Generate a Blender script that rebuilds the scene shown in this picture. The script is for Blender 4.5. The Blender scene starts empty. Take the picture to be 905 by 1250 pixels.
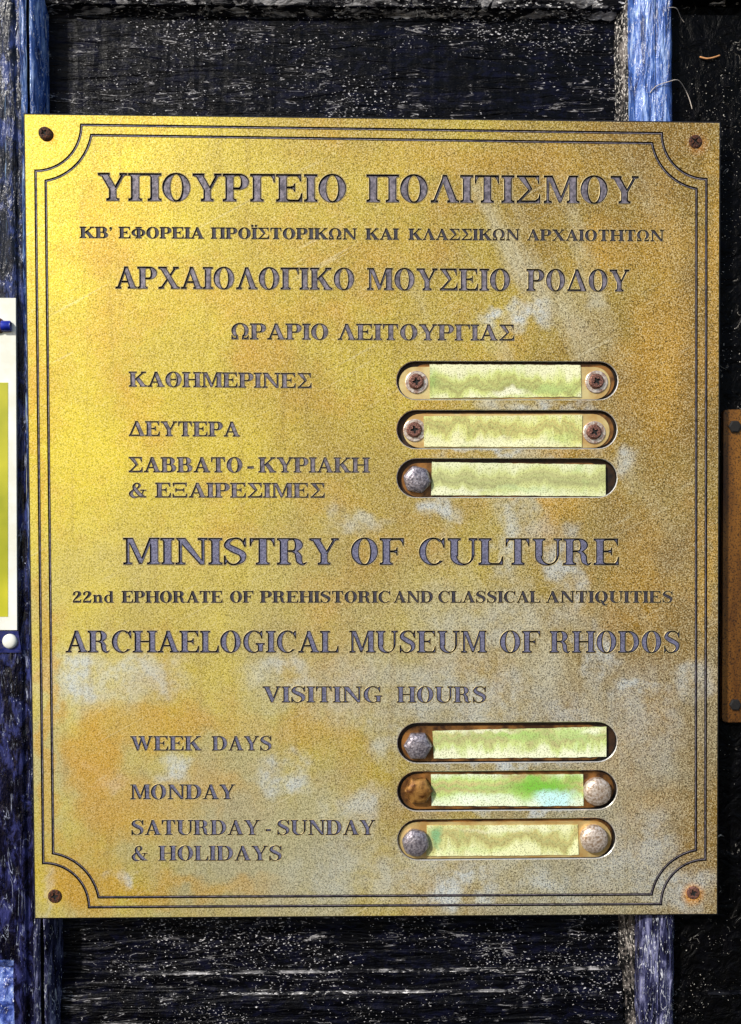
import bpy, bmesh, math, random
from mathutils import Vector, Matrix
from mathutils.geometry import delaunay_2d_cdt

# measured on the sign, in half millimetres from its middle
LINES = [
    [("ΥΠΟΥΡΓΕΙΟ", -337.2, 389.4, -36.7, 389.2, 33.3), ("ΠΟΛΙΤΙΣΜΟΥ", -12.0, 389.2, 322.2, 389.1, 33.5), ],
    [("ΚΒ'", -359.9, 344.4, -321.0, 344.3, 13.5), ("ΕΦΟΡΕΙΑ", -312.9, 344.3, -210.0, 344.2, 13.6), ("ΠΡΟΪΣΤΟΡΙΚΩΝ", -201.3, 344.2, -24.0, 343.9, 13.5), ("ΚΑΙ", -13.4, 343.9, 27.3, 343.9, 13.6), ("ΚΛΑΣΣΙΚΩΝ", 39.2, 343.9, 175.4, 343.7, 13.6), ("ΑΡΧΑΙΟΤΗΤΩΝ", 184.6, 343.7, 353.6, 343.4, 13.6), ],
    [("ΑΡΧΑΙΟΛΟΓΙΚΟ", -317.1, 283.5, -27.2, 282.7, 26.5), ("ΜΟΥΣΕΙΟ", -11.4, 282.7, 164.0, 282.2, 26.6), ("ΡΟΔΟΥ", 184.0, 282.1, 311.0, 281.8, 26.7), ],
    [("ΩΡΑΡΙΟ", -176.9, 222.3, -59.1, 222.0, 19.4), ("ΛΕΙΤΟΥΡΓΙΑΣ", -47.4, 221.9, 169.2, 221.4, 19.5), ],
    [("ΚΑΘΗΜΕΡΙΝΕΣ", -301.8, 164.6, -79.7, 162.9, 18.2), ],
    [("ΔΕΥΤΕΡΑ", -302.2, 104.6, -167.5, 103.8, 18.0), ],
    [("ΣΑΒΒΑΤΟ", -302.5, 60.4, -164.6, 60.0, 18.4), ("-", -158.2, 60.0, -150.7, 60.0, 18.5), ("ΚΥΡΙΑΚΗ", -144.7, 60.0, -8.3, 59.6, 18.5), ],
    [("&", -302.7, 29.6, -281.8, 29.5, 18.0), ("ΕΞΑΙΡΕΣΙΜΕΣ", -270.6, 29.5, -63.8, 28.8, 18.0), ],
    [("MINISTRY", -310.0, -52.7, -46.6, -53.8, 32.8), ("OF", -31.6, -53.8, 33.5, -54.1, 33.0), ("CULTURE", 52.2, -54.1, 299.9, -55.1, 33.0), ],
    [("22nd", -371.8, -99.0, -322.3, -99.2, 14.3), ("EPHORATE", -312.4, -99.3, -189.6, -99.8, 14.4), ("OF", -180.1, -99.8, -151.6, -99.9, 14.4), ("PREHISTORIC", -143.4, -99.9, 16.5, -100.6, 14.4), ("AND", 20.9, -100.6, 69.2, -100.8, 14.5), ("CLASSICAL", 75.9, -100.8, 202.3, -101.3, 14.5), ("ANTIQUITIES", 209.2, -101.4, 367.0, -102.0, 14.6), ],
    [("ARCHAELOGICAL", -380.8, -160.3, -47.2, -162.2, 27.0), ("MUSEUM", -33.8, -162.3, 136.5, -163.2, 27.3), ("OF", 152.2, -163.3, 202.6, -163.6, 27.3), ("RHODOS", 213.8, -163.6, 376.4, -164.5, 27.3), ],
    [("VISITING", -140.8, -223.2, 6.5, -224.2, 20.0), ("HOURS", 24.5, -224.4, 135.2, -225.1, 20.1), ],
    [("WEEK", -303.1, -281.7, -216.0, -282.3, 18.0), ("DAYS", -203.3, -282.4, -130.2, -282.9, 18.0), ],
    [("MONDAY", -303.2, -342.0, -175.1, -343.0, 18.5), ],
    [("SATURDAY", -302.4, -386.3, -145.0, -387.7, 18.7), ("-", -137.4, -387.8, -131.4, -387.8, 18.8), ("SUNDAY", -123.1, -387.9, -2.3, -389.0, 18.8), ],
    [("&", -302.6, -418.3, -283.3, -418.4, 18.8), ("HOLIDAYS", -269.7, -418.6, -118.1, -420.0, 18.8), ],
]
PLATE = [(-426.8, 494.2), (423.1, 489.9), (426.8, -493.9), (-422.9, -489.9)]
BORDER_OUT = [(-412.5, 480.4), (405.6, 475.1), (410.2, -479.0), (-410.9, -475.4)]
SCREWS = [(-398.2, 468.1), (391.8, 464.9), (-397.0, -461.1), (394.8, -465.0)]
SLOTS = [(24.6, 195.8, 297.3, 149.4), (24.9, 136.0, 296.6, 89.3), (24.9, 76.6, 296.9, 29.3), (25.4, -250.0, 298.4, -299.4), (25.3, -310.4, 298.7, -359.2), (25.6, -370.2, 297.2, -420.5)]
PAPERS = [[(65.4, 192.6), (251.5, 192.2), (252.7, 153.3), (65.4, 151.4)], [(57.9, 129.1), (253.8, 130.5), (253.6, 91.1), (58.6, 91.8)], [(68.3, 72.8), (283.3, 69.2), (283.5, 30.4), (67.2, 32.1)], [(69.0, -260.5), (285.8, -256.7), (286.0, -294.4), (70.8, -294.9)], [(67.2, -314.8), (256.9, -316.2), (257.8, -355.7), (68.0, -354.1)], [(62.0, -378.7), (250.5, -379.6), (251.7, -417.4), (61.3, -416.9)]]
BOLTS = [[(48.7, 171.4), (271.2, 172.1)], [(46.3, 112.3), (268.7, 109.7)], [(49.7, 51.0), None], [(50.7, -278.1), None], [(51.4, -334.0), (274.0, -336.8)], [(47.9, -398.9), (270.0, -396.0)]]
CAM_POS = (-30.0, 35.49, 1106.92)
CAM_AXES = [[0.999794, 0.001701, -0.020204], [-0.00126, 0.999761, 0.021816], [0.020236, -0.021786, 0.999558]]
PATCHES = [(140.9, 249.3, 22, 14, 1), (186.3, 252.4, 28, 22, 1), (262.0, 277.6, 18, 26, 0.5), (232.2, 111.9, 45, 38, 0.8), (303.5, 71.5, 30, 22, 0.8), (80.6, 21.3, 30, 22, 0.9), (161.6, -14.2, 26, 60, 0.8), (232.8, -65.0, 22, 50, 0.8), (-332.9, -315.5, 20, 22, 0.9), (-257.7, -306.0, 26, 20, 1), (-315.8, -437.7, 16, 13, 1), (-111.7, -312.2, 45, 22, 0.9), (-20.8, -358.8, 50, 40, 0.7), (101.2, -457.3, 75, 26, 1), (325.3, -213.1, 42, 20, 0.9), (274.0, -166.9, 18, 60, 0.7), (397.0, -203.3, 26, 35, 0.6), (141.7, -237.5, 70, 45, 0.6), (243.7, -248.4, 60, 40, 0.6), (201.8, 137.0, 80, 14, 0.8), (141.2, 83.7, 80, 8, 1), (162.2, -304.0, 90, 8, 1), (172.5, -363.5, 90, 8, 1), (-371.9, -193.9, 50, 45, 0.9), (-292.0, -184.3, 70, 30, 0.7), (378.1, -454.9, 45, 40, 0.8), (336.5, -392.7, 40, 40, 0.6), (9.7, -267.2, 30, 30, 0.6), (203.4, -453.2, 60, 30, 0.7), (-30.3, -3.7, 40, 20, 0.5), (-111.3, -195.4, 60, 30, 0.6), (-409.2, -457.1, 12, 40, 0.7)]

# ---------------------------------------------------------------- units
# all lengths below are in half millimetres on the sign: x right, y up, z out of the door
U = 0.0005
H0 = 1.5                                    # height of the middle of the sign above the pavement (m)
def W(x, y, z=0.0):
    return Vector((x * U, -z * U, H0 + y * U))
C = bpy.context.scene.collection
S = bpy.context.scene

# ---------------------------------------------------------------- camera
cam = bpy.data.cameras.new('camera'); co = bpy.data.objects.new('camera', cam); C.objects.link(co)
cam.sensor_fit = 'VERTICAL'; cam.sensor_height = 24.0; cam.lens = 24.0 * 1100 / 1250
cam.clip_start = 0.01; cam.clip_end = 200
T = Matrix(((1, 0, 0), (0, 0, -1), (0, 1, 0)))            # sign axes -> world axes
R = (T @ Matrix(CAM_AXES)).to_4x4(); R.translation = W(*CAM_POS)
co.matrix_world = R
S.camera = co

# ---------------------------------------------------------------- light
SUN_DIR = Vector((-0.62, -0.66, 0.60)).normalized()        # towards the sun: left, in front, up
w = bpy.data.worlds.new('World'); S.world = w; w.use_nodes = True
nt = w.node_tree; bg = nt.nodes['Background']
sky = nt.nodes.new('ShaderNodeTexSky'); sky.sky_type = 'NISHITA'; sky.sun_disc = False
sky.sun_elevation = math.asin(SUN_DIR.z)
sky.sun_rotation = math.atan2(SUN_DIR.x, SUN_DIR.y)
nt.links.new(sky.outputs[0], bg.inputs[0]); bg.inputs[1].default_value = 0.11
sun = bpy.data.lights.new('sun', 'SUN'); so = bpy.data.objects.new('sun', sun); C.objects.link(so)
sun.energy = 3.6; sun.angle = math.radians(3); sun.color = (1.0, 0.95, 0.86)
so.rotation_euler = SUN_DIR.to_track_quat('Z', 'Y').to_euler()
so.location = (-2, -2, 4)
S.view_settings.view_transform = 'Standard'; S.view_settings.look = 'None'
S.view_settings.gamma = 1; S.view_settings.exposure = 0.33

# ---------------------------------------------------------------- material helpers
class NB:
    def __init__(s, name):
        s.m = bpy.data.materials.new(name); s.m.use_nodes = True; s.t = s.m.node_tree
        s.b = s.t.nodes['Principled BSDF']; s.tc = s.t.nodes.new('ShaderNodeTexCoord')
    def n(s, typ, **k):
        x = s.t.nodes.new(typ)
        for a, v in k.items(): setattr(x, a, v)
        return x
    def l(s, a, b): s.t.links.new(a, b)
    def co(s, scale=(1, 1, 1), loc=(0, 0, 0), world=False):
        mp = s.n('ShaderNodeMapping'); mp.inputs['Scale'].default_value = scale; mp.inputs['Location'].default_value = loc
        if world:
            g = s.n('ShaderNodeNewGeometry'); s.l(g.outputs['Position'], mp.inputs[0])
        else: s.l(s.tc.outputs['Object'], mp.inputs[0])
        return mp.outputs[0]
    def fine(s, scale, detail=1.5, stretch=(1, 1, 1)):
        g_ = s.n('ShaderNodeNewGeometry'); m0 = s.n('ShaderNodeMapping'); m0.inputs['Scale'].default_value = stretch
        m1 = s.n('ShaderNodeMapping'); m1.inputs['Rotation'].default_value = (.62, .47, .83)
        s.l(g_.outputs['Position'], m0.inputs[0]); s.l(m0.outputs[0], m1.inputs[0])
        a = s.noise(scale, detail, .6, m1.outputs[0])
        m2 = s.n('ShaderNodeMapping'); m2.inputs['Rotation'].default_value = (1.1, -.7, .35); s.l(m0.outputs[0], m2.inputs[0])
        b = s.noise(scale * .73, detail, .6, m2.outputs[0])
        return s.math('ADD', s.math('MULTIPLY', a, .55), s.math('MULTIPLY', b, .45))
    def noise(s, scale, detail=2, rough=.5, vec=None, dist=0):
        x = s.n('ShaderNodeTexNoise'); x.inputs['Scale'].default_value = scale; x.inputs['Detail'].default_value = detail
        x.inputs['Roughness'].default_value = rough; x.inputs['Distortion'].default_value = dist
        s.l(vec if vec else s.co(world=True), x.inputs['Vector']); return x.outputs['Fac']
    def ramp(s, fac, stops):
        r = s.n('ShaderNodeValToRGB'); e = r.color_ramp.elements
        while len(e) < len(stops): e.new(0.5)
        for i, (p, c) in enumerate(stops):
            e[i].position = p; e[i].color = (c, c, c, 1) if not isinstance(c, tuple) else (*c, 1)
        s.l(fac, r.inputs[0]); return r.outputs[0]
    def mix(s, fac, a, b, mode='MIX'):
        x = s.n('ShaderNodeMix', data_type='RGBA', blend_type=mode)
        for inp, v in ((x.inputs['Factor'], fac), (x.inputs['A'], a), (x.inputs['B'], b)):
            pass
        def put(sock, v):
            if isinstance(v, (int, float)): sock.default_value = v
            elif isinstance(v, tuple): sock.default_value = (*v, 1)
            else: s.l(v, sock)
        put(x.inputs[0], fac); put(x.inputs[6], a); put(x.inputs[7], b)
        return x.outputs[2]
    def math(s, op, a, b=0.0, clamp=False):
        x = s.n('ShaderNodeMath', operation=op, use_clamp=clamp)
        for i, v in enumerate((a, b)):
            if isinstance(v, (int, float)): x.inputs[i].default_value = v
            else: s.l(v, x.inputs[i])
        return x.outputs[0]
    def bump(s, h, strength, dist, prev=None):
        x = s.n('ShaderNodeBump'); x.inputs['Strength'].default_value = strength; x.inputs['Distance'].default_value = dist
        s.l(h, x.inputs['Height'])
        if prev: s.l(prev, x.inputs['Normal'])
        return x.outputs[0]
    def out(s, col=None, rough=.5, metal=0, normal=None, spec=None):
        def put(k, v):
            if v is None: return
            if isinstance(v, (int, float)): s.b.inputs[k].default_value = v
            elif isinstance(v, tuple): s.b.inputs[k].default_value = (*v, 1)
            else: s.l(v, s.b.inputs[k])
        put('Base Color', col); put('Roughness', rough); put('Metallic', metal); put('Specular IOR Level', spec)
        if normal: s.l(normal, s.b.inputs['Normal'])
        return s.m

def blob(nb, pos, cx, cy, rx, ry, soft=1.0):
    """falloff 1..0 of an elliptical patch centred at a sign point; pos is a (distorted) position in metres"""
    c = W(cx, cy)
    mp = nb.n('ShaderNodeMapping'); mp.vector_type = 'POINT'
    mp.inputs['Scale'].default_value = (1 / (rx * U), 0, 1 / (ry * U))
    mp.inputs['Location'].default_value = (-c.x / (rx * U), 0, -c.z / (ry * U))
    nb.l(pos, mp.inputs[0])
    L = nb.n('ShaderNodeVectorMath', operation='LENGTH'); nb.l(mp.outputs[0], L.inputs[0])
    m = nb.n('ShaderNodeMapRange'); m.interpolation_type = 'SMOOTHSTEP'
    m.inputs['From Min'].default_value = 0.25; m.inputs['From Max'].default_value = 1.25 * soft
    m.inputs['To Min'].default_value = 1; m.inputs['To Max'].default_value = 0
    nb.l(L.outputs['Value'], m.inputs['Value'])
    return m.outputs[0]

def brass_sign():
    nb = NB('weathered_brass')
    g = nb.n('ShaderNodeNewGeometry').outputs['Position']
    # warp so that the patches have ragged edges
    nz = nb.n('ShaderNodeTexNoise'); nz.inputs['Scale'].default_value = 45; nz.inputs['Detail'].default_value = 5
    nb.l(g, nz.inputs['Vector'])
    vm = nb.n('ShaderNodeVectorMath', operation='SUBTRACT'); nb.l(nz.outputs['Color'], vm.inputs[0]); vm.inputs[1].default_value = (.5, .5, .5)
    vs = nb.n('ShaderNodeVectorMath', operation='SCALE'); nb.l(vm.outputs[0], vs.inputs[0]); vs.inputs['Scale'].default_value = 0.055
    va = nb.n('ShaderNodeVectorMath', operation='ADD'); nb.l(g, va.inputs[0]); nb.l(vs.outputs[0], va.inputs[1])
    gp = va.outputs[0]
    sx = nb.n('ShaderNodeSeparateXYZ'); nb.l(gp, sx.inputs[0])
    # lemon-yellow left to browner right: tarnish plus reflected light put into the colour
    mr = nb.n('ShaderNodeMapRange'); mr.inputs['From Min'].default_value = -0.22; mr.inputs['From Max'].default_value = 0.21
    nb.l(sx.outputs['X'], mr.inputs['Value'])
    n1 = nb.noise(9, 5, .6)
    f = nb.math('ADD', mr.outputs[0], nb.math('MULTIPLY', nb.math('SUBTRACT', n1, .5), 1.5))
    col = nb.ramp(f, [(0.0, (.70, .56, .035)), (.32, (.57, .44, .045)), (.62, (.43, .30, .04)), (1., (.29, .16, .015))])
    # ochre drifts
    n2 = nb.noise(16, 6, .65)
    col = nb.mix(nb.math('MULTIPLY', nb.ramp(n2, [(.50, 0.), (.66, 1.)]), .55), col, (.58, .30, .03))
    mz = nb.n('ShaderNodeMapRange'); mz.inputs['From Min'].default_value = H0 + 0.06; mz.inputs['From Max'].default_value = H0 - 0.20
    nb.l(sx.outputs['Z'], mz.inputs['Value'])
    n3 = nb.noise(12, 5, .6, vec=nb.co((1, 1, .7), (3.1, 0, 1.7), True))
    dull = nb.math('MULTIPLY', mz.outputs[0], nb.ramp(n3, [(.36, 0.), (.58, 1.)]))
    dull = nb.math('MULTIPLY', dull, .7)
    col = nb.mix(dull, col, (.40, .41, .33))
    # silver-grey patches: tarnish, plus reflected sheen put into the colour
    acc = None
    for (x, y, rx, ry, wt) in PATCHES + [(120, -220, 150, 70, .55), (170, -120, 110, 40, .45), (60, -440, 200, 50, .5), (320, -420, 90, 70, .6), (90, -130, 60, 60, .4), (-20, -210, 90, 50, .4), (190, 20, 40, 90, .5), (-350, -200, 90, 50, .5), (330, -250, 60, 90, .45)]:
        b = nb.math('MULTIPLY', blob(nb, gp, x, y, rx, ry), wt)
        acc = b if acc is None else nb.math('MAXIMUM', acc, b)
    n4 = nb.noise(60, 5, .65)
    acc = nb.math('MULTIPLY', acc, nb.ramp(n4, [(.36, .15), (.56, 1.)]))
    col = nb.mix(nb.math('MULTIPLY', acc, .9), col, (.57, .63, .66))
    md = nb.n('ShaderNodeMapping'); md.inputs['Rotation'].default_value = (0, math.radians(-62), 0); nb.l(g, md.inputs[0])
    md2 = nb.n('ShaderNodeMapping'); md2.inputs['Scale'].default_value = (7, 1, 32); nb.l(md.outputs[0], md2.inputs[0])
    dg = nb.ramp(nb.noise(1, 5, .6, md2.outputs[0]), [(.50, 0.), (.66, 1.)])
    dz = nb.math('MAXIMUM', blob(nb, gp, 190, 330, 190, 200), blob(nb, gp, 230, -60, 170, 260))
    col = nb.mix(nb.math('MULTIPLY', nb.math('MULTIPLY', dg, dz), .60), col, (.60, .58, .45))
    # orange tarnish pools low on the left
    for (x, y, rx, ry, wt) in ((-345, -300, 40, 90, .95), (-250, -250, 110, 34, .7), (-370, -440, 60, 50, .95), (-290, -360, 70, 50, .7), (-405, -250, 14, 200, .7), (-200, -330, 50, 30, .5), (-250, -455, 140, 18, .6), (415, 330, 14, 150, .7), (150, 440, 180, 30, .5), (330, 180, 50, 80, .5), (-415, 60, 10, 250, .5), (-100, -260, 70, 30, .35),
                               (355, 250, 40, 180, .6), (230, 40, 45, 60, .7), (300, 330, 60, 50, .4), (-60, 30, 60, 22, .35), (330, -60, 40, 90, .45), (410, -90, 14, 120, .6), (-140, 260, 160, 25, .35), (195, 40, 30, 10, .8)):
        col = nb.mix(nb.math('MULTIPLY', blob(nb, gp, x, y, rx, ry), wt * .85), col, (.62, .34, .025))
    # vertical run marks, faint scratches
    run = nb.noise(1, 4, .6, nb.co((150, 1, 9), world=True))
    col = nb.mix(nb.math('MULTIPLY', nb.ramp(run, [(.56, 0.), (.66, 1.)]), .22), col, (.25, .15, .03))
    mq = nb.n('ShaderNodeMapping'); mq.inputs['Rotation'].default_value = (0, .5, 0); mq.inputs['Scale'].default_value = (1, 1, 1)
    nb.l(g, mq.inputs[0]); mq2 = nb.n('ShaderNodeMapping'); mq2.inputs['Scale'].default_value = (6, 1, 420); nb.l(mq.outputs[0], mq2.inputs[0])
    scr = nb.noise(1, 2, .5, mq2.outputs[0], .4)
    scr = nb.math('MULTIPLY', nb.ramp(scr, [(.655, 0.), (.67, 1.)]), nb.ramp(nb.noise(25, 3), [(.5, 0.), (.56, 1.)]))
    col = nb.mix(nb.math('MULTIPLY', scr, .22), col, (.85, .78, .55))
    # rust bled from the fixing screws
    for i, (x, y) in enumerate(SCREWS):
        r = (12, 15, 14, 15)[i]; dx, dy = ((5, -4), (3, -3), (0, 0), (0, -2))[i]
        fz = nb.math('MULTIPLY', blob(nb, g, x + dx, y + dy, r, r), (.8, .8, .5, 1)[i])
        col = nb.mix(fz, col, ((.85, .38, .01), (.45, .17, .02), (.8, .55, .06), (.72, .27, .0))[i])
    # stippled grain: dark pits and bright points
    gr = nb.fine(1500, 1)
    gr2 = nb.fine(700, 1)
    pit = nb.ramp(gr, [(.405, 1.), (.475, 0.)])
    side = nb.math('ADD', nb.math('MULTIPLY', mr.outputs[0], .46), .44, True)
    pit = nb.math('MULTIPLY', pit, side, True)
    col = nb.mix(pit, col, (.055, .04, .012))
    hi = nb.math('MULTIPLY', nb.ramp(gr, [(.525, 0.), (.60, 1.)]), nb.math('ADD', side, .0))
    col = nb.mix(nb.math('MULTIPLY', hi, .55), col, (.93, .84, .55))
    bn = nb.bump(gr2, .30, .0004)
    bn = nb.bump(nb.noise(7, 2), .2, .01, bn)
    return nb.out(col, nb.math('ADD', nb.math('MULTIPLY', acc, .12), .50), .38, bn)

def simple(name, col, rough=.5, metal=0., var=.3, scale=300, bumpd=0.0, bs=.5, col2=None):
    nb = NB(name)
    n = nb.noise(scale, 4, .6)
    c2 = col2 if col2 else tuple(v * (1 - var) for v in col)
    c = nb.ramp(n, [(.38, c2), (.62, col)])
    bn = nb.bump(nb.noise(scale * 1.3, 3), bs, bumpd) if bumpd else None
    return nb.out(c, rough, metal, bn)

def door_paint(name, cols, fleck, dens, stretch=(1, 1, 1), rough=.3, spec=.3, wr=1.0, cols_low=None, mask=False, rlow=.53, rs=None):
    """cols: dark, middle and light tone of the paint, with sky sheen on blue members; cols_low the same lower down the door"""
    nb = NB(name)
    v = nb.co(stretch, world=True)
    n = nb.fine(1050, 2, stretch)
    zone = nb.ramp(nb.noise(22, 5, .65, nb.co((stretch[0] * .8, 1, stretch[2]), (5, 2, 1), True)), [(.36, .0), (.60, 1.)])
    if mask:
        px_ = nb.n('ShaderNodeSeparateXYZ'); nb.l(nb.n('ShaderNodeNewGeometry').outputs['Position'], px_.inputs[0])
        mr = nb.n('ShaderNodeMapRange'); mr.inputs['From Min'].default_value = -.195; mr.inputs['From Max'].default_value = -.13
        nb.l(nb.math('ADD', px_.outputs['X'], nb.math('MULTIPLY', nb.noise(14, 4, .6), .05)), mr.inputs['Value'])
        zone = nb.math('MULTIPLY', zone, mr.outputs[0])
    th = nb.math('ADD', n, nb.math('MULTIPLY', nb.math('SUBTRACT', zone, 1.0), .09))
    fl = nb.ramp(th, [(dens, 0.), (dens + .035, 1.)])  # pale specks: glints of the gloss paint put into the colour
    wv = nb.n('ShaderNodeTexNoise'); wv.inputs['Scale'].default_value = 95; wv.inputs['Detail'].default_value = 5; wv.inputs['Distortion'].default_value = 1.2
    nb.l(nb.co(rs, world=True) if rs else v, wv.inputs['Vector'])
    rid = nb.ramp(nb.math('ABSOLUTE', nb.math('SUBTRACT', wv.outputs['Fac'], .5)), [(0., 1.), (.010, 0.)])
    gate = nb.ramp(nb.noise(60, 3, .6, nb.co((1, 1, 1), (9, 4, 2), True)), [(rlow, 0.), (rlow + .06, 1.)])
    rid = nb.math('MULTIPLY', nb.math('MULTIPLY', rid, gate), wr)
    f = nb.math('MAXIMUM', fl, rid, True)
    tone = nb.noise(130, 6, .7, v, .6)
    st = [.36, .50, .62]
    b2 = nb.ramp(tone, list(zip(st, cols)))
    if cols_low:
        pz = nb.n('ShaderNodeSeparateXYZ'); nb.l(nb.n('ShaderNodeNewGeometry').outputs['Position'], pz.inputs[0])
        mz = nb.n('ShaderNodeMapRange'); mz.inputs['From Min'].default_value = H0 + .2; mz.inputs['From Max'].default_value = H0 - .2
        nb.l(pz.outputs['Z'], mz.inputs['Value'])
        b2 = nb.mix(mz.outputs[0], b2, nb.ramp(tone, list(zip(st, cols_low))))
    col = nb.mix(f, b2, fleck)
    bn = nb.bump(wv.outputs['Fac'], .9, .0035)
    bn = nb.bump(n, .6, .0007, bn)
    return nb.out(col, nb.math('ADD', nb.math('MULTIPLY', f, .4), rough), 0, bn, spec)

BRASS = brass_sign()
EDGE = simple('brass_edge', (.035, .033, .036), .45, .5, .6, 500)  # near-black on brass: contact shade painted along rim and slot walls
LFLOOR = simple('letter_enamel', (.25, .22, .26), .5, .25, .4, 420, .0003, .8, (.08, .07, .09))
LFLOOR2 = simple('letter_enamel_blue', (.21, .21, .32), .5, .25, .4, 900, .0003, .8, (.09, .09, .15))
RIM = simple('brass_cut_rim', (.50, .40, .20), .5, .35, .3, 300)
LSMALL = simple('letter_enamel_dark', (.06, .055, .075), .6, .1, .4, 700, .0002, .6, (.02, .018, .03))
SLOTRIM = simple('bright_slot_rim', (.88, .84, .76), .25, .6, .2, 300)  # paler than the plate: bevel highlight put into the colour
LWALL = simple('letter_wall_shade', (.003, .003, .004), .9, 0, .3); LWALL.node_tree.nodes['Principled BSDF'].inputs['Specular IOR Level'].default_value = .05  # near-black walls paint in the shaded outline of each cut
RUST = simple('rusty_screw', (.12, .035, .012), .75, .2, .3, 900, .0006, 1, (.008, .004, .003))
RUST2 = simple('rusty_pan_screw', (.33, .15, .11), .5, .5, .3, 1200, .0004, 1, (.04, .015, .012))
DARK = simple('dark_recess', (.006, .005, .005), .8)
SLOTD = simple('brown_slot_backing', (.05, .022, .008), .6, .3, .3, 120, .0005, .5, (.01, .006, .004))  # dark brown board colour behind the slots
BRIGHT = simple('cream_brass', (.78, .62, .28), .35, .5, .3, 70, .0003, .3, (.60, .36, .12))
BRONZE = simple('brown_bronze', (.36, .16, .04), .45, .5, .3, 90, .0003, .3, (.06, .025, .01))
WASH = simple('pale_washer', (.80, .70, .60), .35, .6, .3, 500, .0002, .4, (.35, .2, .15))
BOLTG = simple('corroded_grey_bolt', (.42, .38, .42), .38, .55, .3, 700, .0004, .7, (.12, .105, .13))
BOLTP = simple('pale_bolt', (.76, .66, .58), .4, .5, .3, 700, .0004, .7, (.34, .23, .15))
BOLTO = simple('orange_bolt', (.46, .23, .06), .4, .5, .3, 220, .0005, .6, (.10, .035, .008))
DOORP = door_paint('door_paint_panel', [(.0010, .0010, .0016), (.0013, .0014, .0028), (.0035, .004, .013)], (.60, .58, .60), .588, (.6, 1, 1.2), .34, .12, .65, None, True, .54, (.22, 1, 1.7))
DOORW = door_paint('door_paint_rubbed_corner', [(.0015, .0015, .002), (.006, .006, .007), (.16, .14, .13)], (.60, .56, .52), .55, (1.3, 1, .6), .34, .15, .7, None, False, .50, (1.6, 1, .5))
DOORR = door_paint('door_paint_black', [(.001, .001, .001), (.0012, .0012, .0015), (.002, .002, .003)], (.6, .56, .5), .625, (1, 1, 1), .4, .07, .8, None, False, .60)
DOORB = door_paint('door_paint_navy', [(.0015, .0015, .004), (.004, .006, .022), (.03, .05, .19)], (.55, .60, .80), .63, (1.2, 1, .5), .25, .35, .7, [(.001, .001, .003), (.004, .004, .016), (.03, .034, .13)], False, .53, (1.7, 1, .3))
DOORL = door_paint('door_paint_blue_sheen', [(.008, .02, .10), (.05, .13, .46), (.36, .50, .85)], (.85, .88, .95), .575, (2.4, 1, .35), .2, .5, .9, [(.003, .003, .006), (.025, .027, .075), (.20, .205, .36)], False, .48)  # blue is sky reflection put into the colour, fading lower down
DOORV = door_paint('door_paint_violet_sheen', [(.006, .01, .06), (.05, .09, .36), (.25, .35, .70)], (.80, .84, .95), .59, (1, 1, .7), .2, .5, .9, None, False, .47)  # sky reflected by the sloping rail, painted as base colour
LEDGE = door_paint('door_paint_ledge_highlight', [(.002, .002, .003), (.010, .010, .013), (.36, .35, .36)], (.80, .78, .78), .56, (.35, 1, 1), .4, .15, 1)  # pale tone paints in the sky light caught by the ledges

def paper(name, pale, mid, dark, green, loc, th=.5, blobs=()):
    nb = NB(name)
    n = nb.math('ADD', nb.math('MULTIPLY', nb.noise(85, 6, .68, nb.co((1, 1, .22), loc, True), .2), .6), nb.math('MULTIPLY', nb.noise(50, 3, .6, nb.co((1, 1, 1), loc, True)), .4))
    sx = nb.n('ShaderNodeSeparateXYZ'); nb.l(nb.tc.outputs['Object'], sx.inputs[0])
    mz = nb.n('ShaderNodeMapRange'); mz.inputs['From Min'].default_value = -20 * U; mz.inputs['From Max'].default_value = 20 * U
    nb.l(sx.outputs['Z'], mz.inputs['Value'])
    f = nb.math('ADD', nb.math('MULTIPLY', nb.math('SUBTRACT', n, .5), 2.0 + .9 * math.sin(loc[0] * 5)), nb.math('ADD', mz.outputs[0], .16 * math.cos(loc[0] * 7)))
    col = nb.ramp(f, [(.02, pale), (.24, mid), (.42, tuple(x * 1.25 for x in dark)), (.50, tuple(x * .8 for x in mid)), (.60, tuple(x * 1.5 for x in dark)), (.74, mid), (1., pale)])
    n2 = nb.noise(38, 3, .6, nb.co((1, 1, 1), (loc[0] + 2, 3, 1), True))
    col = nb.mix(nb.math('MULTIPLY', nb.ramp(n2, [(th, 0.), (th + .12, 1.)]), .45), col, green)
    g0 = nb.n('ShaderNodeNewGeometry').outputs['Position']
    nz = nb.n('ShaderNodeTexNoise'); nz.inputs['Scale'].default_value = 130; nz.inputs['Detail'].default_value = 4; nb.l(g0, nz.inputs['Vector'])
    vm = nb.n('ShaderNodeVectorMath', operation='SUBTRACT'); nb.l(nz.outputs['Color'], vm.inputs[0]); vm.inputs[1].default_value = (.5, .5, .5)
    vs = nb.n('ShaderNodeVectorMath', operation='SCALE'); nb.l(vm.outputs[0], vs.inputs[0]); vs.inputs['Scale'].default_value = .012
    va = nb.n('ShaderNodeVectorMath', operation='ADD'); nb.l(g0, va.inputs[0]); nb.l(vs.outputs[0], va.inputs[1])
    for (x, y, rx, ry, wt, c) in blobs: col = nb.mix(nb.math('MULTIPLY', blob(nb, va.outputs[0], x, y, rx, ry), wt), col, c)
    g = nb.fine(1500, 1)
    col = nb.mix(nb.ramp(g, [(.40, .6), (.48, 0.)]), col, (.15, .15, .04))
    return nb.out(col, .6, 0, nb.bump(g, .3, .0002))
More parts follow.
